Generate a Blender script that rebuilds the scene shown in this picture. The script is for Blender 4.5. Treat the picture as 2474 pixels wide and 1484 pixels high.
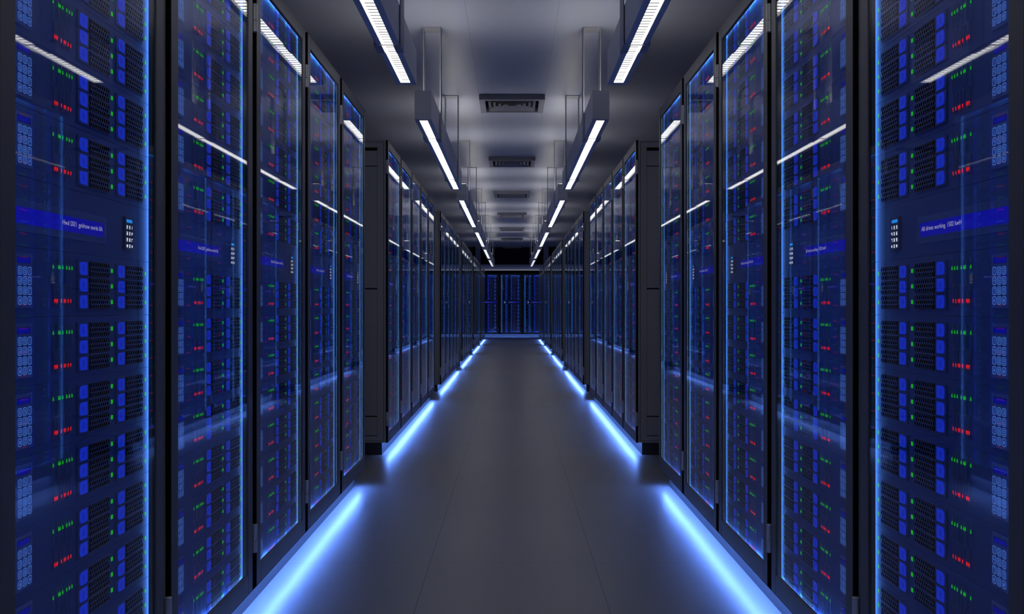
import bpy, math
from mathutils import Vector

for o in list(bpy.data.objects):
    bpy.data.objects.remove(o)
SC = bpy.context.scene
COL = SC.collection

# ------------------------------------------------------------------ camera, world, exposure
EYE = 1.026                      # eye height above the floor
F_PX = 2302.0                    # focal length in pixels of a 2474 px wide frame
cam_d = bpy.data.cameras.new('camera')
cam_d.sensor_width = 36.0
cam_d.lens = 36.0 * F_PX / 2474.0
cam_d.clip_start = 0.02
cam_d.clip_end = 200
cam = bpy.data.objects.new('camera', cam_d)
COL.objects.link(cam)
cam.location = (0, 0, EYE)
cam.rotation_euler = (math.pi / 2, 0, 0)
SC.camera = cam

w = bpy.data.worlds.new('world')
SC.world = w
w.use_nodes = True
w.node_tree.nodes['Background'].inputs[0].default_value = (0.0, 0.0, 0.0, 1)
w.node_tree.nodes['Background'].inputs[1].default_value = 0.0

SC.view_settings.view_transform = 'Standard'
SC.view_settings.look = 'None'
SC.view_settings.exposure = 0.0
SC.view_settings.gamma = 1.0
SC.view_settings.use_curve_mapping = False
SC.cycles.max_bounces = 8
SC.cycles.diffuse_bounces = 4
SC.cycles.glossy_bounces = 4
SC.cycles.transparent_max_bounces = 16
SC.cycles.caustics_reflective = False
SC.cycles.sample_clamp_indirect = 4.0

# light levels
LAMP_E = 3.5          # downward diffuser of the pendant lights
LAMP_UP_E = 9.5       # uplight windows on their ends
LED = (0.12, 0.275, 1.0)
LED_R = (0.19, 0.50, 1.0)
FLOOR_LED_E = 90.0    # strip light under the racks
RACK_LED_E = 5.6      # strip lights inside the racks


# ------------------------------------------------------------------ materials
def mat(name, color, rough=0.5, metal=0.0, spec=0.5, emit=None, es=0.0, sample=False, bump=0.0, bscale=200.0):
    m = bpy.data.materials.new(name)
    m.use_nodes = True
    nt = m.node_tree
    b = nt.nodes['Principled BSDF']
    b.inputs['Base Color'].default_value = (*color, 1)
    b.inputs['Roughness'].default_value = rough
    b.inputs['Metallic'].default_value = metal
    b.inputs['Specular IOR Level'].default_value = spec
    if emit:
        b.inputs['Emission Color'].default_value = (*emit, 1)
        b.inputs['Emission Strength'].default_value = es
    if not sample:
        m.cycles.emission_sampling = 'NONE'
    if bump:
        tc = nt.nodes.new('ShaderNodeTexCoord')
        n = nt.nodes.new('ShaderNodeTexNoise')
        n.inputs['Scale'].default_value = bscale
        n.inputs['Detail'].default_value = 3
        bp = nt.nodes.new('ShaderNodeBump')
        bp.inputs['Strength'].default_value = bump
        bp.inputs['Distance'].default_value = 0.001
        nt.links.new(tc.outputs['Object'], n.inputs['Vector'])
        nt.links.new(n.outputs['Fac'], bp.inputs['Height'])
        nt.links.new(bp.outputs['Normal'], b.inputs['Normal'])
    return m


def emitter(name, color, strength):
    m = bpy.data.materials.new(name)
    m.use_nodes = True
    nt = m.node_tree
    nt.nodes.clear()
    e = nt.nodes.new('ShaderNodeEmission')
    e.inputs['Color'].default_value = (*color, 1)
    e.inputs['Strength'].default_value = strength
    out = nt.nodes.new('ShaderNodeOutputMaterial')
    nt.links.new(e.outputs[0], out.inputs[0])
    return m


def glass(name, rough, tint=(0.97, 0.98, 1.0)):
    m = bpy.data.materials.new(name)
    m.use_nodes = True
    nt = m.node_tree
    nt.nodes.clear()
    fr = nt.nodes.new('ShaderNodeFresnel')
    fr.inputs['IOR'].default_value = 1.5
    tr = nt.nodes.new('ShaderNodeBsdfTransparent')
    tr.inputs[0].default_value = (*tint, 1)
    gl = nt.nodes.new('ShaderNodeBsdfGlossy')
    gl.inputs['Roughness'].default_value = rough
    mx = nt.nodes.new('ShaderNodeMixShader')
    out = nt.nodes.new('ShaderNodeOutputMaterial')
    # thin pane: both of its faces reflect alike
    geo = nt.nodes.new('ShaderNodeNewGeometry')
    ir = nt.nodes.new('ShaderNodeMapRange')
    ir.inputs[3].default_value = 1.5
    ir.inputs[4].default_value = 1 / 1.5
    nt.links.new(geo.outputs['Backfacing'], ir.inputs[0])
    nt.links.new(ir.outputs[0], fr.inputs['IOR'])
    nt.links.new(fr.outputs[0], mx.inputs[0])
    nt.links.new(tr.outputs[0], mx.inputs[1])
    nt.links.new(gl.outputs[0], mx.inputs[2])
    nt.links.new(mx.outputs[0], out.inputs[0])
    return m


def tiled(name, base, seam, pitch, offset, width, rough, spec=0.5, rvar=0.04):
    """Plain slabs with fine dark joints, laid out in metres."""
    m = bpy.data.materials.new(name)
    m.use_nodes = True
    nt = m.node_tree
    b = nt.nodes['Principled BSDF']
    b.inputs['Specular IOR Level'].default_value = spec
    tc = nt.nodes.new('ShaderNodeTexCoord')
    sp = nt.nodes.new('ShaderNodeSeparateXYZ')
    nt.links.new(tc.outputs['Object'], sp.inputs[0])
    masks = []
    for k, ax in enumerate('XY'):
        a = nt.nodes.new('ShaderNodeMath'); a.operation = 'SUBTRACT'
        a.inputs[1].default_value = offset[k]
        nt.links.new(sp.outputs[ax], a.inputs[0])
        p = nt.nodes.new('ShaderNodeMath'); p.operation = 'PINGPONG'
        p.inputs[1].default_value = pitch[k] / 2
        nt.links.new(a.outputs[0], p.inputs[0])
        l = nt.nodes.new('ShaderNodeMath'); l.operation = 'LESS_THAN'
        l.inputs[1].default_value = width[k]
        nt.links.new(p.outputs[0], l.inputs[0])
        masks.append(l)
    mx = nt.nodes.new('ShaderNodeMath'); mx.operation = 'MAXIMUM'
    nt.links.new(masks[0].outputs[0], mx.inputs[0])
    nt.links.new(masks[1].outputs[0], mx.inputs[1])
    c = nt.nodes.new('ShaderNodeMix'); c.data_type = 'RGBA'
    c.inputs[6].default_value = (*base, 1)
    c.inputs[7].default_value = (*seam, 1)
    nt.links.new(mx.outputs[0], c.inputs[0])
    nt.links.new(c.outputs[2], b.inputs['Base Color'])
    n = nt.nodes.new('ShaderNodeTexNoise'); n.inputs['Scale'].default_value = 1.3
    mr = nt.nodes.new('ShaderNodeMapRange')
    mr.inputs[3].default_value = rough - rvar
    mr.inputs[4].default_value = rough + rvar
    nt.links.new(tc.outputs['Object'], n.inputs['Vector'])
    nt.links.new(n.outputs['Fac'], mr.inputs[0])
    nt.links.new(mr.outputs[0], b.inputs['Roughness'])
    return m


M = {}
M['floor'] = tiled('floor_slabs', (0.23, 0.23, 0.235), (0.05, 0.05, 0.05), (0.658, 0.66), (0.329, 3.815), (0.0012, 0.0008), 0.35)
M['ceiling'] = tiled('ceiling_panels', (0.52, 0.54, 0.64), (0.30, 0.31, 0.37), (0.6514, 1.084), (0.3256, 6.778), (0.0015, 0.0008), 0.4)
M['wall'] = mat('wall_paint', (0.10, 0.105, 0.15), 0.7, bump=0.2)
M['pillar'] = mat('pillar_paint', (0.42, 0.46, 0.72), 0.6)
M['dark_wall'] = mat('dark_wall_paint', (0.10, 0.11, 0.17), 0.8)
M['frame'] = mat('door_frame_metal', (0.17, 0.17, 0.18), 0.42, 0.0, 0.5)
M['cabinet'] = mat('cabinet_metal', (0.50, 0.50, 0.48), 0.5, 0.0, 0.5, bump=0.5, bscale=350)
M['black'] = mat('black_rubber_and_shade', (0.004, 0.004, 0.004), 0.7, 0, 0.2)  # rubber gaskets and dark fascia, also sheets that stand for shade
M['steel'] = mat('hinge_steel', (0.75, 0.75, 0.77), 0.3, 0.4)
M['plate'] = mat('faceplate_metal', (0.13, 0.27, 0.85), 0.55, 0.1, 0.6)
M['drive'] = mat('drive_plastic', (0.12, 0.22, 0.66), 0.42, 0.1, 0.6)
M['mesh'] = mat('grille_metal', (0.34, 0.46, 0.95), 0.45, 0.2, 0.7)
M['hole'] = mat('hole_shade_black', (0.002, 0.002, 0.003), 0.9, 0, 0.0)  # holes' shade put into the colour; also borders the screens
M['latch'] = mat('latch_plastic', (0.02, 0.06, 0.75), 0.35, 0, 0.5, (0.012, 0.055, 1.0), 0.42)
M['latch_hollow_shade'] = mat('latch_hollow_shade', (0.025, 0.045, 0.65), 0.5, 0, 0.3, (0.025, 0.045, 1.0), 0.33)  # darker tone paints a hollow's shade on a flat oval
M['green'] = mat('green_light', (0.02, 0.3, 0.03), 0.4, 0, 0.3, (0.015, 0.75, 0.03), 0.55)
M['red'] = mat('red_light', (0.3, 0.01, 0.01), 0.4, 0, 0.3, (1.0, 0.012, 0.02), 0.8)
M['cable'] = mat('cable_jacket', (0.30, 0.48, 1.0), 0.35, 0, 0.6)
M['keypad'] = mat('keypad_plastic', (0.14, 0.22, 0.62), 0.4, 0, 0.5, (0.05, 0.12, 0.6), 0.07)  # faint emission puts blue light into the keypad plastic
M['key'] = mat('key_plastic', (0.10, 0.18, 0.55), 0.35, 0, 0.5, (0.06, 0.17, 0.9), 0.12)  # key fill brightened by emission, light put into the colour
M['digit'] = mat('key_digit', (0.3, 0.5, 0.9), 0.4, 0, 0.3, (0.14, 0.36, 1.0), 0.40)
M['lcd'] = mat('keypad_screen', (0.01, 0.01, 0.3), 0.3, 0, 0.5, (0.01, 0.01, 1.0), 0.22)
M['bezel'] = mat('message_bezel', (0.16, 0.26, 0.7), 0.4, 0, 0.5, (0.05, 0.12, 0.6), 0.04)  # bezel is no light; weak emission paints the blue falling on it
M['screen'] = mat('message_screen', (0.01, 0.01, 0.3), 0.3, 0, 0.5, (0.012, 0.010, 1.0), 0.27)
M['text'] = mat('message_text', (0.5, 0.5, 0.5), 0.5, 0, 0.3, (0.75, 0.72, 0.85), 0.5)
M['white_digit'] = mat('white_digit', (0.8, 0.8, 0.8), 0.5, 0, 0.3, (0.95, 0.97, 1.0), 0.95)
M['cyan'] = mat('cyan_screen', (0.05, 0.3, 0.7), 0.4, 0, 0.3, (0.015, 0.30, 0.95), 0.9)
M['access'] = mat('access_panel', (0.16, 0.22, 0.5), 0.4, 0, 0.5)
M['glass'] = glass('door_glass', 0.018)
M['lamp'] = mat('lamp_housing', (0.86, 0.86, 0.87), 0.4, 0.0, 0.5)
M['louver'] = mat('louver_metal', (0.012, 0.012, 0.014), 0.6, 0.0, 0.2)
M['bracket'] = mat('bracket_metal', (0.42, 0.42, 0.44), 0.4)
M['vent'] = mat('vent_metal', (0.26, 0.26, 0.29), 0.5, 0.2)
M['vent_slot'] = mat('vent_slot', (0.012, 0.012, 0.016), 0.8)
M['plinth'] = mat('plinth_metal', (0.05, 0.05, 0.055), 0.5)
M['trim_white'] = emitter('trim_glow', (0.75, 0.78, 0.95), 0.42)  # emission paints the bright lit edge of the trim
M['diffuser'] = emitter('lamp_diffuser', (1.0, 0.985, 0.96), LAMP_E)
M['uplight'] = emitter('lamp_uplight', (1.0, 0.985, 0.96), LAMP_UP_E)
M['floor_led'] = emitter('floor_led', LED, FLOOR_LED_E)
M['far_led'] = emitter('far_led', LED, FLOOR_LED_E * 0.8)
M['rack_led'] = emitter('rack_led', LED_R, RACK_LED_E)
M['rack_led_ends'] = emitter('rack_led_ends', LED_R, RACK_LED_E * 1.9)


# ------------------------------------------------------------------ mesh building
class MB:
    def __init__(s):
        s.v, s.f, s.m, s.mats = [], [], [], []

    def mi(s, name):
        if name not in s.mats:
            s.mats.append(name)
        return s.mats.index(name)

    def box(s, x0, x1, y0, y1, z0, z1, m, c=0.0):
        """Box; c chamfers the edges of the y0 face (the side turned to the viewer)."""
        n = len(s.v)
        s.v += [(x0, y1, z0), (x1, y1, z0), (x1, y1, z1), (x0, y1, z1)]
        i = s.mi(m)
        if c:
            s.v += [(x0, y0 + c, z0), (x1, y0 + c, z0), (x1, y0 + c, z1), (x0, y0 + c, z1)]
            s.v += [(x0 + c, y0, z0 + c), (x1 - c, y0, z0 + c), (x1 - c, y0, z1 - c), (x0 + c, y0, z1 - c)]
            fs = [(3, 2, 1, 0)]
            for a in range(4):
                b = (a + 1) % 4
                fs.append((a, b, 4 + b, 4 + a))
                fs.append((4 + a, 4 + b, 8 + b, 8 + a))
            fs.append((8, 9, 10, 11))
        else:
            s.v += [(x0, y0, z0), (x1, y0, z0), (x1, y0, z1), (x0, y0, z1)]
            fs = [(3, 2, 1, 0), (4, 5, 6, 7)]
            for a in range(4):
                b = (a + 1) % 4
                fs.append((a, b, 4 + b, 4 + a))
        for f in fs:
            s.f.append(tuple(n + q for q in f)); s.m.append(i)

    def prism(s, pts, y0, y1, m, mside=None):
        """Polygon in x,z (counter-clockwise seen from -y) pushed from y1 forward to y0."""
        n = len(s.v); k = len(pts); i = s.mi(m); j = s.mi(mside or m)
        s.v += [(p[0], y0, p[1]) for p in pts] + [(p[0], y1, p[1]) for p in pts]
        s.f.append(tuple(range(n, n + k))); s.m.append(i)
        for a in range(k):
            b = (a + 1) % k
            s.f.append((n + a, n + k + a, n + k + b, n + b)); s.m.append(j)

    def poly(s, pts3, m):
        n = len(s.v)
        s.v += list(pts3)
        s.f.append(tuple(range(n, n + len(pts3)))); s.m.append(s.mi(m))

    def ring(s, outer, inner, y, m):
        n = len(s.v); k = len(outer)
        s.v += [(p[0], y, p[1]) for p in outer] + [(p[0], y, p[1]) for p in inner]
        i = s.mi(m)
        for a in range(k):
            b = (a + 1) % k
            s.f.append((n + a, n + b, n + k + b, n + k + a)); s.m.append(i)

    def tube(s, pts, r, m, seg=6):
        n = len(s.v); i = s.mi(m)
        for k, p in enumerate(pts):
            a = Vector(pts[max(k - 1, 0)]); b = Vector(pts[min(k + 1, len(pts) - 1)])
            d = (b - a).normalized()
            u = d.cross(Vector((0, 1, 0)))
            if u.length < 1e-4:
                u = d.cross(Vector((1, 0, 0)))
            u.normalize(); q = d.cross(u)
            rr = r[k] if isinstance(r, (list, tuple)) else r
            for t in range(seg):
                an = 2 * math.pi * t / seg
                s.v.append(tuple(Vector(p) + rr * (math.cos(an) * u + math.sin(an) * q)))
        for k in range(len(pts) - 1):
            for t in range(seg):
                t2 = (t + 1) % seg
                s.f.append((n + k * seg + t, n + k * seg + t2, n + (k + 1) * seg + t2, n + (k + 1) * seg + t)); s.m.append(i)
        s.f.append(tuple(n + t for t in range(seg))[::-1]); s.m.append(i)
        e = n + (len(pts) - 1) * seg
        s.f.append(tuple(e + t for t in range(seg))); s.m.append(i)

    def add(s, other, dx=0, dy=0, dz=0):
        n = len(s.v)
        s.v += [(a + dx, b + dy, c + dz) for a, b, c in other.v]
        mp = [s.mi(x) for x in other.mats]
        for f, m in zip(other.f, other.m):
            s.f.append(tuple(n + q for q in f)); s.m.append(mp[m])

    def mesh(s, name, flip=1):
        me = bpy.data.meshes.new(name)
        if flip < 0:
            me.from_pydata([(-a, b, c) for a, b, c in s.v], [], [f[::-1] for f in s.f])
        else:
            me.from_pydata(s.v, [], s.f)
        for x in s.mats:
            me.materials.append(M[x])
        me.polygons.foreach_set('material_index', s.m)
        me.update()
        return me


def link(name, me, parent=None, loc=(0, 0, 0), rot=0.0):
    o = bpy.data.objects.new(name, me)
    COL.objects.link(o)
    o.location = loc
    o.rotation_euler = (0, 0, rot)
    if parent:
        o.parent = parent
    return o


def tag(o, label=None, cat=None, group=None, kind=None):
    if label: o['label'] = label
    if cat: o['category'] = cat
    if group: o['group'] = group
    if kind: o['kind'] = kind
    return o


def text_mb(body, size, m, depth=0.0004):
    """Upright lettering in the x,z plane facing -y, as a mesh builder."""
    cu = bpy.data.curves.new('tmp', 'FONT')
    cu.body = body
    cu.size = size
    cu.extrude = 0.0
    cu.resolution_u = 3
    ob = bpy.data.objects.new('tmp', cu)
    COL.objects.link(ob)
    dg = bpy.context.evaluated_depsgraph_get()
    me = ob.evaluated_get(dg).to_mesh()
    b = MB()
    i = b.mi(m)
    b.v = [(v.co.x, -v.co.y * 0 - depth, v.co.y) for v in me.vertices]
    for p in me.polygons:
        vs = tuple(p.vertices)
        # face towards -y
        if p.normal.z < 0:
            vs = vs[::-1]
        b.f.append(vs); b.m.append(i)
    ob.evaluated_get(dg).to_mesh_clear()
    bpy.data.objects.remove(ob)
    bpy.data.curves.remove(cu)
    return b


def fit_text(body, width, height, m, depth=0.0004, bold=0.0):
    b = text_mb(body, 1.0, m, depth)
    xs = [v[0] for v in b.v]; zs = [v[2] for v in b.v]
    x0, x1, z0, z1 = min(xs), max(xs), min(zs), max(zs)
    sx = width / max(x1 - x0, 1e-6) if width else None
    sz = height / (z1 - z0)
    if sx is None: sx = sz
    b.v = [((v[0] - x0) * sx, v[1], (v[2] - z0) * sz) for v in b.v]
    return b


# ------------------------------------------------------------------ rack anatomy (x to the viewer's right, y into the rack, z up)
PITCH = 0.805
GAP = 0.025                       # half the slit between two racks
X0, X1 = GAP, PITCH - GAP         # door and cabinet edges
FR = 0.052                        # width of the door frame's stiles
Z_TOP, Z_BOT = 1.158, -0.9405     # door, relative to the eye
G_TOP, G_BOT = 1.100, -0.876      # glass
Y_BODY = 0.015                    # cabinet front edge behind the door
Y_PAN = 0.020                     # faceplates
DEPTH = 1.02
ROW0, ROWP, ROWH = 0.0964, 0.1267, 0.1025
ROWS = [ROW0 + ROWP * k for k in range(8, 1, -1)] + [ROW0 - ROWP * k for k in range(0, 8)]
DH = ROWH / 3


def E(z):
    return z + EYE


def hex_pts(cx, cz, wd, h):
    return [(cx, cz - h / 2), (cx + wd / 2, cz - h / 4), (cx + wd / 2, cz + h / 4), (cx, cz + h / 2), (cx - wd / 2, cz + h / 4), (cx - wd / 2, cz - h / 4)]


def drive_mb(grille_w, fine=True):
    """One drive module: honeycomb grille on the left, smooth block on the right. Origin at lower left, front -y."""
    b = MB()
    wd, h = 0.1533, DH - 0.0011
    if fine:
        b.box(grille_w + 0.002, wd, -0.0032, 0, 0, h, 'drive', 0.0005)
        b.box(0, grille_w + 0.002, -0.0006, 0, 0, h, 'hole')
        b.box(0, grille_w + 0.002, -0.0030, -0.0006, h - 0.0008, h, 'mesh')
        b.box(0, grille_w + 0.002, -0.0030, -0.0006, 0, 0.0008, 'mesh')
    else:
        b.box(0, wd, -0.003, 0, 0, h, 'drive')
    cw = grille_w / 9.5
    rp = (h - 0.002) / 3.3
    ch = rp / 0.75
    for r in range(3):
        cz = 0.001 + rp * 0.65 + r * rp
        for c in range(9):
            cx = cw * (0.5 + c + (0.5 if r == 1 else 0.0))
            inner = hex_pts(cx, cz, cw * 0.76, ch * 0.83)
            if fine:
                b.ring(hex_pts(cx, cz, cw, ch), inner, -0.0030, 'mesh')
                n = len(b.v)
                b.v += [(p[0], -0.0030, p[1]) for p in inner] + [(p[0], -0.0008, p[1]) for p in inner]
                i = b.mi('hole')
                for a in range(6):
                    q = (a + 1) % 6
                    b.f.append((n + q, n + 6 + q, n + 6 + a, n + a)[::-1]); b.m.append(i)
            else:
                b.poly([(p[0], -0.0033, p[1]) for p in inner], 'hole')  # flat dark hexagon stands for the shade in a hole
    return b


def latch_mb(wd=0.0335):
    h = 0.0262
    r = 0.008
    pts = [(0, 0)]
    for cx, cz, a0 in ((wd - r, r, -90), (wd - r, h - r, 0)):
        for k in range(6):
            a = math.radians(a0 + 90 * k / 5)
            pts.append((cx + r * math.cos(a), cz + r * math.sin(a)))
    pts.append((0, h))
    b = MB()
    b.prism(pts, -0.0012, 0, 'latch')
    ov = [(wd * 0.58 + 0.0062 * math.cos(t * math.pi / 6), h / 2 + 0.0078 * math.sin(t * math.pi / 6)) for t in range(12)]
    b.poly([(p[0], -0.0014, p[1]) for p in ov], 'latch_hollow_shade')
    return b


GREEN_V = [.4826, .4938, .5052, .5216, .5325, .5381, .5602]
RED_V = [.4876, .4991, .5104, .5156, .5271, .5434, .5484, .5542]


def cables_mb(seg=5):
    """Patch cords of one unit; origin on the row's top edge."""
    b = MB()
    for k, v in enumerate(GREEN_V):
        zt, zb = -0.004 + 0.0015 * math.sin(k * 2.1), -0.056
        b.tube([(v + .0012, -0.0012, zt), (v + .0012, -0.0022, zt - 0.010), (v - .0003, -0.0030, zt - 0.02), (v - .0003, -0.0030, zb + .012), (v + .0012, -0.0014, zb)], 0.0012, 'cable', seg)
        b.tube([(v, -0.0036, -0.0228), (v, -0.0036, -0.0205), (v, -0.0036, -0.0180), (v, -0.0036, -0.0152)], [0.0011, 0.0015, 0.0012, 0.0004], 'green', seg)
    for k, v in enumerate(RED_V):
        zt, zb = -0.052, -0.095 + 0.0015 * math.sin(k * 1.7)
        b.tube([(v - .0006, -0.0014, zt), (v + .0004, -0.0028, zt - .012), (v + .0004, -0.0030, zb + .014), (v + .0012, -0.0024, zb + .006), (v + .0012, -0.0012, zb)], 0.0012, 'cable', seg)
        b.tube([(v, -0.0036, -0.0808), (v, -0.0036, -0.0835), (v, -0.0036, -0.0865), (v, -0.0036, -0.0888)], [0.0011, 0.0015, 0.0012, 0.0004], 'red', seg)
    return b


SEG = {  # seven-segment style strokes of each key, drawn in a 1 x 2 cell
    '1': [((.5, 0), (.5, 2))], '2': [((0, 2), (1, 2)), ((1, 2), (1, 1)), ((0, 1), (1, 1)), ((0, 1), (0, 0)), ((0, 0), (1, 0))],
    '3': [((0, 2), (1, 2)), ((1, 0), (1, 2)), ((0, 1), (1, 1)), ((0, 0), (1, 0))], '4': [((0, 2), (0, 1)), ((0, 1), (1, 1)), ((1, 0), (1, 2))],
    '5': [((0, 2), (1, 2)), ((0, 2), (0, 1)), ((0, 1), (1, 1)), ((1, 1), (1, 0)), ((0, 0), (1, 0))],
    '6': [((0, 2), (1, 2)), ((0, 0), (0, 2)), ((0, 1), (1, 1)), ((1, 1), (1, 0)), ((0, 0), (1, 0))],
    '7': [((0, 2), (1, 2)), ((1, 0), (1, 2))], '8': [((0, 2), (1, 2)), ((0, 0), (0, 2)), ((1, 0), (1, 2)), ((0, 1), (1, 1)), ((0, 0), (1, 0))],
    '9': [((0, 2), (1, 2)), ((0, 1), (0, 2)), ((1, 0), (1, 2)), ((0, 1), (1, 1)), ((0, 0), (1, 0))],
    '0': [((0, 2), (1, 2)), ((0, 0), (0, 2)), ((1, 0), (1, 2)), ((0, 0), (1, 0))],
    '*': [((.5, .2), (.5, 1.8)), ((0, .5), (1, 1.5)), ((1, .5), (0, 1.5))],
    '#': [((.25, .1), (.25, 1.9)), ((.75, .1), (.75, 1.9)), ((-.1, .65), (1.1, .65)), ((-.1, 1.35), (1.1, 1.35))],
}


def stroke_digit(b, ch, cx, cz, wd, h, t, y, m):
    for (x0, z0), (x1, z1) in SEG[ch]:
        ax, az = cx + (x0 - .5) * wd, cz + (z0 - 1) * h / 2
        bx, bz = cx + (x1 - .5) * wd, cz + (z1 - 1) * h / 2
        d = Vector((bx - ax, bz - az)); L = d.length; d /= L
        nx, nz = -d.y * t / 2, d.x * t / 2
        ex, ez = d.x * t / 2, d.y * t / 2
        b.poly([(ax - ex - nx, y, az - ez - nz), (bx + ex - nx, y, bz + ez - nz), (bx + ex + nx, y, bz + ez + nz), (ax - ex + nx, y, az - ez + nz)], m)


def round_rect(cx, cz, wd, h, r, n=4):
    pts = []
    for sx, sz, a0 in ((1, -1, -90), (1, 1, 0), (-1, 1, 90), (-1, -1, 180)):
        for k in range(n):
            a = math.radians(a0 + 90 * k / (n - 1))
            pts.append((cx + sx * (wd / 2 - r) + r * math.cos(a), cz + sz * (h / 2 - r) + r * math.sin(a)))
    return pts


KEYS = ['123', '456', '789', '*0#']
KEY_V = [0.0128, 0.0300, 0.0473]
KEY_Z = [-0.0310, -0.0489, -0.0668, -0.0847]


def key_mb(ch, fine=True):
    b = MB()
    if fine:
        out = round_rect(0, 0, 0.0142, 0.0152, 0.0042)
        inn = round_rect(0, 0, 0.0112, 0.0122, 0.0032)
        b.prism(out, -0.0014, 0, 'key')
        b.ring(out, inn, -0.0015, 'digit')
        b.v[-len(out) * 2:] = b.v[-len(out) * 2:]
    else:
        b.poly([(p[0], -0.001, p[1]) for p in round_rect(0, 0, 0.0138, 0.0148, 0.003, 2)], 'key')
    stroke_digit(b, ch, 0, 0, 0.0046, 0.0070, 0.0011, -0.0017, 'digit')
    return b


def keypad_body_mb():
    b = MB()
    b.box(0, 0.0607, -0.0022, 0, -0.0985, 0, 'keypad', 0.0006)
    return b


def keypad_screen_mb():
    b = MB()
    b.box(0.0075, 0.0535, -0.0003, 0.0, -0.0176, -0.0066, 'hole')
    b.box(0.0095, 0.0530, -0.0006, 0.0, -0.0172, -0.0074, 'lcd')
    return b


LED_V = (0.0907, 0.2810)
GRP_V = ((0.1149, 0.1008), (0.3030, 0.0995))
LATCH_DX = 0.1111


def led_mb():
    b = MB()
    b.box(0, 0.0086, -0.0010, 0, 0, 0.0088, 'green', 0.0003)
    return b


def plate_mb():
    """Faceplate of one unit, origin at the row's top edge, full width."""
    b = MB()
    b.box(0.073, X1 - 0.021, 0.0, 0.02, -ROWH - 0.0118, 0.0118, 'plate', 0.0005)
    b.box(0.0726, 0.073, 0.001, 0.02, -ROWH - 0.0118, 0.0118, 'black')  # black edge, painted shade of the slot next to it
    return b


def full_unit_mb():
    b = MB()
    b.add(plate_mb())
    for g, (v, gw) in enumerate(GRP_V):
        d = drive_mb(gw, False)
        for k in range(3):
            z = -DH * (k + 1)
            b.add(d, v, 0, z)
            b.add(latch_mb(), v + LATCH_DX, -0.003, z + 0.0038)
            b.add(led_mb(), LED_V[g], 0, z + DH / 2 - 0.0044)
    b.add(cables_mb(3))
    b.add(keypad_body_mb(), 0.6358)
    b.add(keypad_screen_mb(), 0.6358, -0.0022)
    for r in range(4):
        for c in range(3):
            b.add(key_mb(KEYS[r][c], False), 0.6358 + KEY_V[c], -0.0022, KEY_Z[r])
    return b


def body_mb():
    """Cabinet shell: sides with pressed panels, roof, floor and back, open to the front."""
    b = MB()
    zt, zb = E(Z_TOP), E(Z_BOT) + 0.006
    y0, y1 = Y_BODY, DEPTH
    t = 0.018
    b.box(X0, X0 + t, y0, y1, zb, zt, 'cabinet')
    b.box(X1 - t, X1, y0, y1, zb, zt, 'cabinet')
    b.box(X0 + t, X1 - t, y0, y1, zt - t, zt, 'cabinet')
    b.box(X0 + t, X1 - t, y0, y1, zb, zb + t, 'cabinet')
    b.box(X0 + t, X1 - t, y1 - t, y1, zb + t, zt - t, 'cabinet')
    # black sheets paint the shade in the slot beside the faceplates
    b.box(X0 + t, X0 + t + 0.0008, y0, 0.045, zb + t, zt - t, 'black')
    b.box(X0 + t, 0.0735, 0.0405, 0.042, zb + t, zt - t, 'black')
    b.box(X0 - 0.0006, X0, y0, y1, zb, zt, 'black')  # black sheets under the ribs paint the shade in the grooves
    b.box(X1, X1 + 0.0006, y0, y1, zb, zt, 'black')
    # pressed outer skins on both flanks
    for xs, sgn in ((X0, -1), (X1, 1)):
        def rib(ya, yb, za, zc, th=0.005):
            x0, x1 = sorted((xs, xs + sgn * th))
            b.box(x0, x1, ya, yb, E(za), E(zc), 'cabinet')
        rib(y0, y0 + 0.014, Z_BOT, Z_TOP)
        rib(y1 - 0.014, y1, Z_BOT, Z_TOP)
        rib(y0 + 0.014, y1 - 0.014, Z_TOP - 0.011, Z_TOP)
        rib(y0 + 0.014, y1 - 0.014, Z_BOT, Z_BOT + 0.010)
        rib(y0 + 0.017, y0 + 0.058, Z_BOT + 0.013, Z_TOP - 0.014)
        rib(y1 - 0.058, y1 - 0.017, Z_BOT + 0.013, Z_TOP - 0.014)
        rib(y0 + 0.058, y1 - 0.058, 1.107, Z_TOP - 0.014)
        rib(y0 + 0.058, y1 - 0.058, Z_BOT + 0.013, -0.895)
        rib(y0 + 0.060, y1 - 0.060, 0.132, 0.974, 0.003)
        rib(y0 + 0.060, y1 - 0.060, 0.980, 1.084, 0.003)
        rib(y0 + 0.060, y1 - 0.060, -0.755, 0.122, 0.003)
        rib(y0 + 0.060, y1 - 0.060, -0.890, -0.763, 0.003)
    return b


def door_mb():
    b = MB()
    y0, y1 = 0.0, 0.0088
    c = 0.002
    zt, zb = E(Z_TOP), E(Z_BOT)
    gt, gb = E(G_TOP), E(G_BOT)
    b.box(X0, X0 + FR, y0, y1, zb, zt, 'frame', c)
    b.box(X1 - FR, X1, y0, y1, zb, zt, 'frame', c)
    b.box(X0 + FR, X1 - FR, y0, y1, gt, zt, 'frame', c)
    b.box(X0 + FR, X1 - FR, y0, y1, zb, gb, 'frame', c)
    # black strips paint the shaded slit behind the door; gasket round the pane
    b.box(X0 - 0.0008, X0, 0.0006, 0.0145, zb, zt, 'black')
    b.box(X1, X1 + 0.0008, 0.0006, 0.0145, zb, zt, 'black')
    g = 0.004
    b.box(X0 + FR, X0 + FR + g, 0.0050, 0.0080, gb, gt, 'black')
    b.box(X1 - FR - g, X1 - FR, 0.0050, 0.0080, gb, gt, 'black')
    b.box(X0 + FR + g, X1 - FR - g, 0.0050, 0.0080, gt - g, gt, 'black')
    b.box(X0 + FR + g, X1 - FR - g, 0.0050, 0.0080, gb, gb + g, 'black')
    return b


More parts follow.
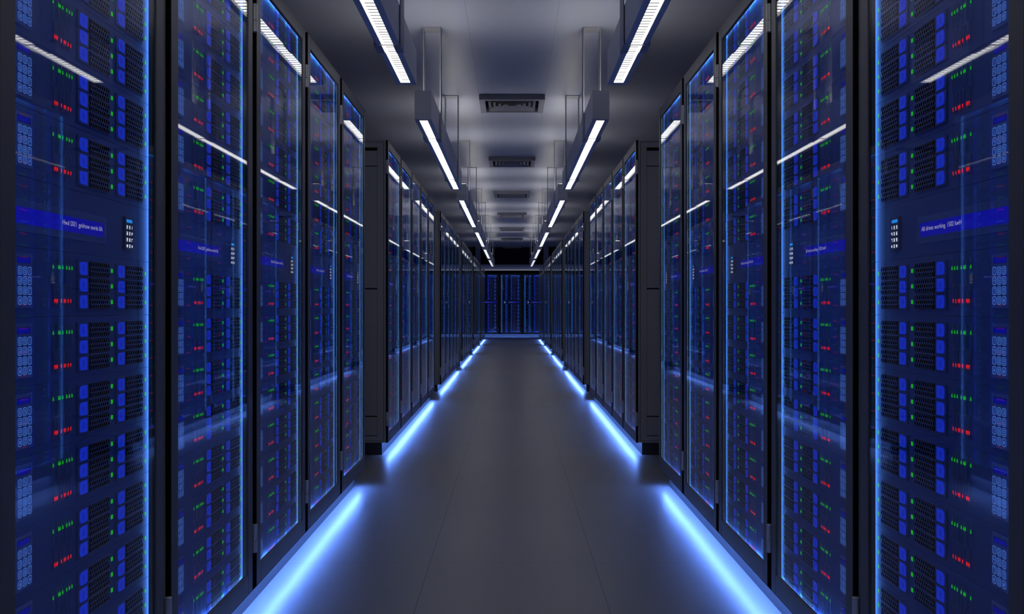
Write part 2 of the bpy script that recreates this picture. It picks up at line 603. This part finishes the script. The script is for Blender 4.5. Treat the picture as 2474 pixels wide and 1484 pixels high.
def pane_mb():
    b = MB()
    b.box(X0 + FR - 0.001, X1 - FR + 0.001, 0.0025, 0.0045, E(G_BOT) - 0.001, E(G_TOP) + 0.001, 'glass')
    return b


def hinge_mb():
    b = MB()
    r = 0.0095
    for z0, z1 in ((0, 0.0385), (0.0395, 0.095)):
        b.tube([(0, 0, z0), (0, 0, z0 + 0.001), (0, 0, z1 - 0.001), (0, 0, z1)], [r * .8, r, r, r * .8], 'steel', 14)
    b.box(-0.012, 0.0, 0.004, 0.010, 0.004, 0.091, 'frame')
    return b


def strip_mb(kind):
    """Slanted profile lights behind the door frame, washing across the faceplates."""
    b = MB()

    def wedge(p, q, r, e0, e1, along, m):
        """Triangular profile p-q-r in (across, depth); the p-q side glows; drawn from e0 to e1."""
        n = len(b.v)
        for e in (e0, e1):
            for t in (p, q, r):
                b.v.append((t[0], t[1], e) if along == 'z' else (e, t[1], t[0]))
        fs = [((0, 1, 4, 3), m), ((1, 2, 5, 4), 'black'), ((2, 0, 3, 5), 'black'), ((0, 2, 1), 'black'), ((3, 4, 5), 'black')]
        c = Vector((sum(v[0] for v in b.v[n:]) / 6, sum(v[1] for v in b.v[n:]) / 6, sum(v[2] for v in b.v[n:]) / 6))
        for f, mm in fs:
            pts = [Vector(b.v[n + k]) for k in f]
            nm = (pts[1] - pts[0]).cross(pts[2] - pts[0])
            if nm.dot(pts[0] - c) < 0:
                f = f[::-1]
            b.f.append(tuple(n + k for k in f)); b.m.append(b.mi(mm))
    if kind == 'side':
        b.box(0.034, 0.0745, 0.0090, 0.0095, E(G_BOT) - 0.004, E(G_TOP) + 0.004, 'rack_led')
    elif kind == 'top':
        wedge((E(G_TOP) + 0.008, 0.0094), (E(G_TOP) + 0.022, 0.0182), (E(G_TOP) + 0.022, 0.0094), 0.06, X1 - 0.03, 'x', 'rack_led_ends')
    else:
        wedge((E(G_BOT) - 0.008, 0.0094), (E(G_BOT) - 0.022, 0.0182), (E(G_BOT) - 0.022, 0.0094), 0.06, X1 - 0.03, 'x', 'rack_led_ends')
    return b


def message_mb():
    b = MB()
    z0, z1 = E(0.1356), E(0.1933)
    a0, a1 = E(0.1495), E(0.1797)
    x0, x1 = 0.3157, 0.748
    s0, s1 = 0.3289, 0.735
    b.box(x0, x1, -0.0012, 0, z0, z1, 'bezel', 0.0004)
    # raised inner lip
    b.box(s0 - 0.004, s1 + 0.004, -0.0022, -0.0012, a1, a1 + 0.003, 'bezel')
    b.box(s0 - 0.004, s1 + 0.004, -0.0022, -0.0012, a0 - 0.003, a0, 'bezel')
    b.box(s0 - 0.004, s0, -0.0022, -0.0012, a0, a1, 'bezel')
    b.box(s1, s1 + 0.004, -0.0022, -0.0012, a0, a1, 'bezel')
    return b


def message_screen_mb():
    b = MB()
    b.box(0.3289, 0.735, -0.0016, -0.0012, E(0.1495), E(0.1797), 'screen')
    return b


def message_text_mb():
    t = fit_text('All drives working. 1502 kwH', 0.1812, 0.0127, 'text', 0.0)
    b = MB()
    b.add(t, 0.3366, -0.0018, E(0.1588))
    return b


def access_body_mb():
    b = MB()
    b.box(0.1812, 0.2269, -0.0065, 0, E(0.1293), E(0.2051), 'access', 0.0008)
    return b


def access_screen_mb():
    b = MB()
    b.box(0.1886, 0.2223, -0.0067, -0.0065, E(0.1911), E(0.2000), 'hole')
    b.box(0.1896, 0.2213, -0.0070, -0.0067, E(0.1919), E(0.1993), 'cyan')
    return b


def access_digits_mb():
    b = MB()
    for r, z in enumerate((0.1816, 0.1673, 0.1530, 0.1388)):
        for c, x in enumerate((0.1895, 0.2030, 0.2170)):
            stroke_digit(b, KEYS[r][c], x, E(z), 0.0040, 0.0060, 0.0018, -0.0068, 'white_digit')
    return b


_cache = {}


def get(name, flip, fn, *a):
    k = (name, flip)
    if k not in _cache:
        _cache[k] = fn(*a).mesh(name, flip)
    return _cache[k]


_protos = {}


def build_rack(level, flip):
    """level 2: every drive, key and light its own piece; 1: keys in one piece; 0: units in one piece each."""
    root = bpy.data.objects.new('server_rack', None)
    COL.objects.link(root)
    root.empty_display_size = 0.1
    s = flip

    def P(name, key, fn, *a, parent=root, loc=(0, 0, 0)):
        return link(name, get(key, flip, fn, *a), parent, (s * loc[0], loc[1], loc[2]))
    P('cabinet', 'cabinet', body_mb)
    d = P('door', 'door', door_mb)
    P('glass_pane', 'glass_pane', pane_mb, parent=d)
    for z in (0.923, -0.824):
        P('hinge', 'hinge', hinge_mb, parent=d, loc=(X1 + 0.0115, 0.004, E(z)))
    for k in ('side', 'top', 'bottom'):
        P('light_strip', 'strip_' + k, strip_mb, k)
    # control unit in the middle slot
    c = P('control_unit', 'faceplate', plate_mb, loc=(0, Y_PAN, E(ROW0 + ROWP)))
    m = P('message_panel', 'message_panel', message_mb, loc=(0, Y_PAN, 0))
    P('message_screen', 'message_screen', message_screen_mb, parent=m)
    P('message_lettering', 'message_lettering', message_text_mb, parent=m)
    a = P('access_keypad', 'access_keypad', access_body_mb, loc=(0, Y_PAN, 0))
    P('keypad_display', 'access_display', access_screen_mb, parent=a)
    P('keypad_digits', 'access_digits', access_digits_mb, parent=a)
    for z in ROWS:
        if level == 0:
            P('server_unit', 'full_unit', full_unit_mb, loc=(0, Y_PAN, E(z)))
            continue
        P('server_unit', 'faceplate', plate_mb, loc=(0, Y_PAN, E(z)))
        for g, (v, gw) in enumerate(GRP_V):
            for k in range(3):
                zz = z - DH * (k + 1)
                dm = P('drive_module', 'drive_module_%d' % g, drive_mb, gw, loc=(v, Y_PAN, E(zz)))
                P('release_latch', 'release_latch', latch_mb, parent=dm, loc=(LATCH_DX, -0.0032, 0.0038))
                P('status_light', 'status_light', led_mb, loc=(LED_V[g], Y_PAN, E(zz + DH / 2 - 0.0044)))
        P('cable_bundle', 'cable_bundle', cables_mb, loc=(0, Y_PAN, E(z)))
        kp = P('keypad', 'keypad', keypad_body_mb, loc=(0.6358, Y_PAN, E(z)))
        P('keypad_display', 'keypad_display', keypad_screen_mb, parent=kp, loc=(0, -0.0022, 0))
        if level == 2:
            for r in range(4):
                for q in range(3):
                    ch = KEYS[r][q]
                    P('number_key', 'key_' + ch, key_mb, ch, parent=kp, loc=(KEY_V[q], -0.0022, KEY_Z[r]))
        else:
            def allkeys():
                b = MB()
                for r in range(4):
                    for q in range(3):
                        b.add(key_mb(KEYS[r][q]), KEY_V[q], 0, KEY_Z[r])
                return b
            P('number_keys', 'number_keys', allkeys, parent=kp, loc=(0, -0.0022, 0))
    return root


def copy_tree(o, kids, parent=None):
    c = o.copy()
    COL.objects.link(c)
    c.parent = parent
    for ch in kids.get(o.name, ()):
        copy_tree(ch, kids, c)
    return c


def rack(level, flip, loc, rot, label, group):
    key = (level, flip)
    if key not in _protos:
        o = build_rack(level, flip)
        kids = {}

        def walk(p):
            kids[p.name] = list(p.children)
            for ch in p.children:
                walk(ch)
        walk(o)
        _protos[key] = (o, kids)
    else:
        src, kids = _protos[key]
        o = copy_tree(src, kids)
    o.location = loc
    o.rotation_euler = (0, 0, rot)
    return tag(o, label, 'server rack', group)


# ------------------------------------------------------------------ the room
XW = 3.3
Y_NEAR, Y_FAR = -4.6, 34.4
CEIL = E(1.466 * 1.43)


US = 1.43       # everything overhead was measured at an arbitrary scale; this is its true size


def up(fn):
    """The shape fn builds, brought to true size."""
    def g():
        b = fn()
        b.v = [(x * US, y * US, z * US) for x, y, z in b.v]
        return b
    return g


def struct(name, b, kind='structure'):
    o = link(name, b.mesh(name))
    o['kind'] = kind
    return o


b = MB(); b.box(-XW, XW, Y_NEAR, Y_FAR, -0.1, 0, 'floor'); struct('floor', b)
b = MB(); b.box(-XW, XW, Y_NEAR, Y_FAR, CEIL, CEIL + 0.12, 'ceiling'); struct('ceiling', b)
b = MB(); b.box(-XW - .1, -XW, Y_NEAR, Y_FAR, -0.1, CEIL + 0.12, 'wall'); struct('wall_left', b)
b = MB(); b.box(XW, XW + .1, Y_NEAR, Y_FAR, -0.1, CEIL + 0.12, 'wall'); struct('wall_right', b)
b = MB(); b.box(-XW, XW, Y_NEAR - .1, Y_NEAR, -0.1, CEIL + 0.12, 'wall'); struct('wall_near', b)
b = MB(); b.box(-XW, XW, Y_FAR, Y_FAR + .1, -0.1, CEIL + 0.12, 'dark_wall'); struct('wall_far', b)

FAR = 33.0
b = MB()
b.box(-XW, XW, FAR + 0.06, FAR + 0.2, E(1.20), E(1.475), 'pillar', 0.004)
struct('trim_1', b)
for i, s in enumerate((-1, 1)):
    b = MB()
    xa, xb = sorted((s * 1.095, s * 1.27))
    b.box(xa, xb, FAR + 0.05, FAR + 0.19, E(1.475), CEIL - 0.0005, 'pillar', 0.01)
    struct('trim_%d' % (i + 2), b)
b = MB()
b.box(-XW, XW, FAR + 0.0, FAR + 0.05, E(1.159), E(1.270), 'black', 0.003)
struct('trim_4', b)
b = MB()
b.box(-XW, XW, FAR - 0.02, FAR + 0.04, E(1.270), E(1.285), 'trim_white')
struct('trim_5', b)

# ------------------------------------------------------------------ racks
BAY0, BAYP = 1.575, 4.935
BAYS = [1.575] + [6.582 + BAYP * k for k in range(5)]
X_FRONT = 0.86
ORD = ['first', 'second', 'third', 'fourth', 'fifth', 'sixth', 'seventh']
PANEL_LEN = 5 * PITCH



def under_strip(b, side, ya, yb, m):
    """Flat profile light tucked under the door edge, shining down on the floor."""
    x0, x1, z0, z1 = 0.8615, 0.8735, 0.0836, 0.0848
    n = len(b.v)
    for y in (ya, yb):
        b.v += [(side * x0, y, z0), (side * x1, y, z0), (side * x1, y, z1), (side * x0, y, z1)]
    fs = [((0, 1, 5, 4), m), ((1, 2, 6, 5), 'black'), ((2, 3, 7, 6), 'black'), ((3, 0, 4, 7), 'black'), ((0, 3, 2, 1), 'black'), ((4, 5, 6, 7), 'black')]
    for f, mm in fs:
        if side > 0:
            f = f[::-1]
        b.f.append(tuple(n + q for q in f)); b.m.append(b.mi(mm))


for bi, y0 in enumerate(BAYS):
    for side, sname in ((1, 'right'), (-1, 'left')):
        for k in range(5):
            level = 2 if (bi == 0 and k < 2) else 1 if bi == 0 else 0
            yf = y0 + PITCH * (k + 1)            # the rack's far boundary is its x = 0
            grp = 'glass-door server racks along the aisle'
            if k == 0 and bi == 0:
                lab = 'black glass-door server rack nearest the camera on the %s, cut off by the picture edge' % sname
            else:
                where = {0: 'nearest rack', 1: 'second rack', 2: 'middle rack', 3: 'fourth rack', 4: 'farthest rack'}[k]
                lab = 'blue-lit glass-door server rack, %s of the %s block along the %s side' % (where, ORD[bi], sname)
            rot = -math.pi / 2 if side > 0 else math.pi / 2
            rack(level, side, (side * X_FRONT, yf, 0), rot, lab, grp)
        # plinth with the light strip under the cabinets
        b = MB()
        ya, yb = y0 + GAP, y0 + PANEL_LEN - 0.14
        xa, xb = sorted((side * 0.902, side * 1.78))
        b.box(xa, xb, ya, yb, 0.0, E(Z_BOT) - 0.0005, 'plinth')
        pl = link('rack_plinth', b.mesh('rack_plinth'))
        tag(pl, 'low dark plinth with blue strip light under the %s rack block on the %s' % (ORD[bi], sname), 'plinth', 'plinths under the rack blocks')
        b = MB()
        under_strip(b, side, ya + 0.005, yb - 0.01, 'floor_led')
        link('light_strip', b.mesh('light_strip'), pl)

CX = -0.046
for k in range(7):
    x0 = CX + PITCH * (k - 3.5)
    names = ['third rack left of centre', 'second rack left of centre', 'rack just left of centre', 'central rack', 'rack just right of centre', 'second rack right of centre', 'third rack right of centre']
    rack(0, 1, (x0, FAR, 0), 0.0, 'glass-door server rack facing the camera across the aisle end, %s' % names[k], 'server racks across the end of the aisle')
b = MB()
b.box(CX - 3.5 * PITCH + GAP, CX + 3.5 * PITCH - GAP, FAR + 0.045, FAR + 0.9, 0, E(Z_BOT) - 0.0005, 'plinth')
pl = link('rack_plinth', b.mesh('rack_plinth'))
tag(pl, 'long low plinth under the row of racks closing the aisle end', 'plinth')
b = MB()
under_strip(b, 1, CX - 3.4 * PITCH, CX + 3.4 * PITCH, 'far_led')
# the same profile turned to face down the aisle: (across, along, up) -> (along, across, up)
b.v = [(y, FAR + x - X_FRONT, z) for x, y, z in b.v]
b.f = [f[::-1] for f in b.f]
link('light_strip', b.mesh('light_strip'), pl)

# ------------------------------------------------------------------ pendant lights
LX0, LX1 = 0.379, 0.458
LXC = (LX0 + LX1) / 2
LZ0, LZ1 = 0.883, 1.018
LLEN = 2.70
A0, A1 = 0.3996 - LXC, 0.4386 - LXC
HW = (LX1 - LX0) / 2


def lamp_body():
    b = MB()
    h = LZ1 - LZ0
    y0, y1 = -LLEN / 2, LLEN / 2
    e = 0.035                              # closed ends of the aperture
    b.box(-HW, A0, y0, y1, 0, h, 'lamp')
    b.box(A1, HW, y0, y1, 0, h, 'lamp')
    b.box(A0, A1, y0, y0 + e, 0, h, 'lamp')
    b.box(A0, A1, y1 - e, y1, 0, h, 'lamp')
    b.box(A0, A1, y0 + e, y1 - e, 0.03, h, 'lamp')
    return b


def lamp_diffuser():
    b = MB()
    b.box(A0 + 0.0005, A1 - 0.0005, -LLEN / 2 + 0.0355, LLEN / 2 - 0.0355, 0.007, 0.0295, 'diffuser')
    return b


def lamp_louver():
    """One pressed louvre sheet: thin cross slats joined by a rail along one edge."""
    b = MB()
    n = 89
    xs = [A0 + 0.0003, A0 + 0.0015, A1 - 0.007]
    ys = []
    for k in range(n):
        y = -LLEN / 2 + 0.06 + k * (LLEN - 0.12) / (n - 1)
        ys += [y - 0.0026, y + 0.0026]
    quads, pts = [], [(x, y) for y in ys for x in xs]
    for j in range(len(ys) - 1):
        quads.append((3 * j, 3 * j + 1, 3 * j + 4, 3 * j + 3))
        if j % 2 == 0:
            quads.append((3 * j + 1, 3 * j + 2, 3 * j + 5, 3 * j + 4))
    N = len(pts)
    b.v = [(x, y, 0.0057) for x, y in pts] + [(x, y, 0.0066) for x, y in pts]
    i = b.mi('louver')
    edges = {}
    for q in quads:
        b.f.append(q[::-1]); b.m.append(i)
        b.f.append(tuple(N + t for t in q)); b.m.append(i)
        for t in range(4):
            edges[(q[t], q[(t + 1) % 4])] = 1
    for p, q in edges:
        if (q, p) not in edges:
            b.f.append((p, q, N + q, N + p)); b.m.append(i)
    return b


def lamp_up():
    b = MB()
    h = LZ1 - LZ0
    for s in (-1, 1):
        ya, yb = sorted((s * (LLEN / 2 - 0.02), s * (LLEN / 2 - 0.50)))
        b.box(-HW + 0.008, HW - 0.008, ya, yb, h + 0.0002, h + 0.003, 'uplight')
    return b


def bracket():
    """Flat-bar loop hanging from the ceiling round the housing."""
    b = MB()
    xa, xb = 0.3735 - LXC, 0.465 - LXC
    zc = 1.466 - LZ0
    t, dp = 0.0035, 0.10
    b.box(xa, xa + t, 0, dp, -0.004, zc, 'bracket')
    b.box(xb - t, xb, 0, dp, -0.004, zc, 'bracket')
    b.box(xa + t, xb - t, 0, dp, zc - 0.004, zc, 'bracket')
    b.box(xa + t, A0, 0, dp, -0.004, -0.0003, 'bracket')
    b.box(A1, xb - t, 0, dp, -0.004, -0.0003, 'bracket')
    b.box(A0, A1, 0, 0.003, -0.004, -0.0003, 'bracket')
    return b


for side, sname in ((1, 'right'), (-1, 'left')):
    for k in range(-1, 6):  # first lamp of each row is unseen, added to light the near end
        ye = 3.785 + 3.392 * k
        yc = ye - LLEN / 2
        root = bpy.data.objects.new('pendant_light', None)
        COL.objects.link(root)
        root.location = (side * LXC * US, yc * US, EYE + LZ0 * US)
        nm = {-1: 'unseen lamp added behind the camera for its light', 0: 'nearest lamp, partly cut by the top edge', 1: 'second lamp from the camera', 2: 'third lamp from the camera',
              3: 'fourth lamp from the camera', 4: 'fifth lamp from the camera', 5: 'farthest lamp'}[k]
        tag(root, 'long grey pendant light in the %s row, %s' % (sname, nm), 'pendant light', 'pendant lights over the aisle')
        for n, fn in (('housing', lamp_body), ('diffuser', lamp_diffuser), ('louver', lamp_louver), ('uplight_panel', lamp_up)):
            link(n, get('lamp_' + n, side, up(fn)), root)
        for yy in (-0.845, 0.765):
            link('bracket', get('lamp_bracket', side, up(bracket)), root, (0, yy * US, 0))

# ------------------------------------------------------------------ ceiling vents


def vent_frame():
    b = MB()
    W, D, T = 0.2277, 0.4555, 0.036
    rim = 0.04
    z0 = -T
    b.box(-W, W, 0, rim, z0, 0, 'vent')
    b.box(-W, W, D - rim, D, z0, 0, 'vent')
    b.box(-W, -W + rim, rim, D - rim, z0, 0, 'vent')
    b.box(W - rim, W, rim, D - rim, z0, 0, 'vent')
    b.box(-W + rim, W - rim, rim, D - rim, -0.004, -0.0005, 'vent_slot')
    return b


def vent_louver():
    b = MB()
    D = 0.4555
    c = D / 2
    for k in range(5):
        r = 0.165 - k * 0.034
        r2 = r - 0.020
        za, zb = -0.036, -0.012
        # slanted square cone ring
        lo = [(-r, c - r), (r, c - r), (r, c + r), (-r, c + r)]
        hi = [(-r2, c - r2), (r2, c - r2), (r2, c + r2), (-r2, c + r2)]
        n = len(b.v)
        th = 0.004
        b.v += [(x, y, za) for x, y in lo] + [(x, y, zb) for x, y in hi] + [(x, y, za + th) for x, y in lo] + [(x, y, zb + th) for x, y in hi]
        i = b.mi('vent')
        for a in range(4):
            q = (a + 1) % 4
            b.f.append((n + a, n + 4 + a, n + 4 + q, n + q)); b.m.append(i)
            b.f.append((n + 8 + a, n + 8 + q, n + 12 + q, n + 12 + a)); b.m.append(i)
            b.f.append((n + a, n + q, n + 8 + q, n + 8 + a)); b.m.append(i)
    b.box(-0.012, 0.012, c - 0.012, c + 0.012, -0.036, -0.030, 'vent')
    return b


for k in range(7):
    y = 6.566 + 2.733 * k
    root = bpy.data.objects.new('ceiling_vent', None)
    COL.objects.link(root)
    root.location = (0, y * US, CEIL)
    nm = ['nearest to the camera', 'second from the camera', 'third from the camera', 'fourth from the camera', 'fifth from the camera', 'sixth from the camera', 'farthest from the camera'][k]
    tag(root, 'square dark ceiling vent with stepped louvres, ' + nm, 'ceiling vent', 'ceiling vents over the aisle')
    link('frame', get('vent_frame', 1, up(vent_frame)), root)
    link('louver', get('vent_louver', 1, up(vent_louver)), root)
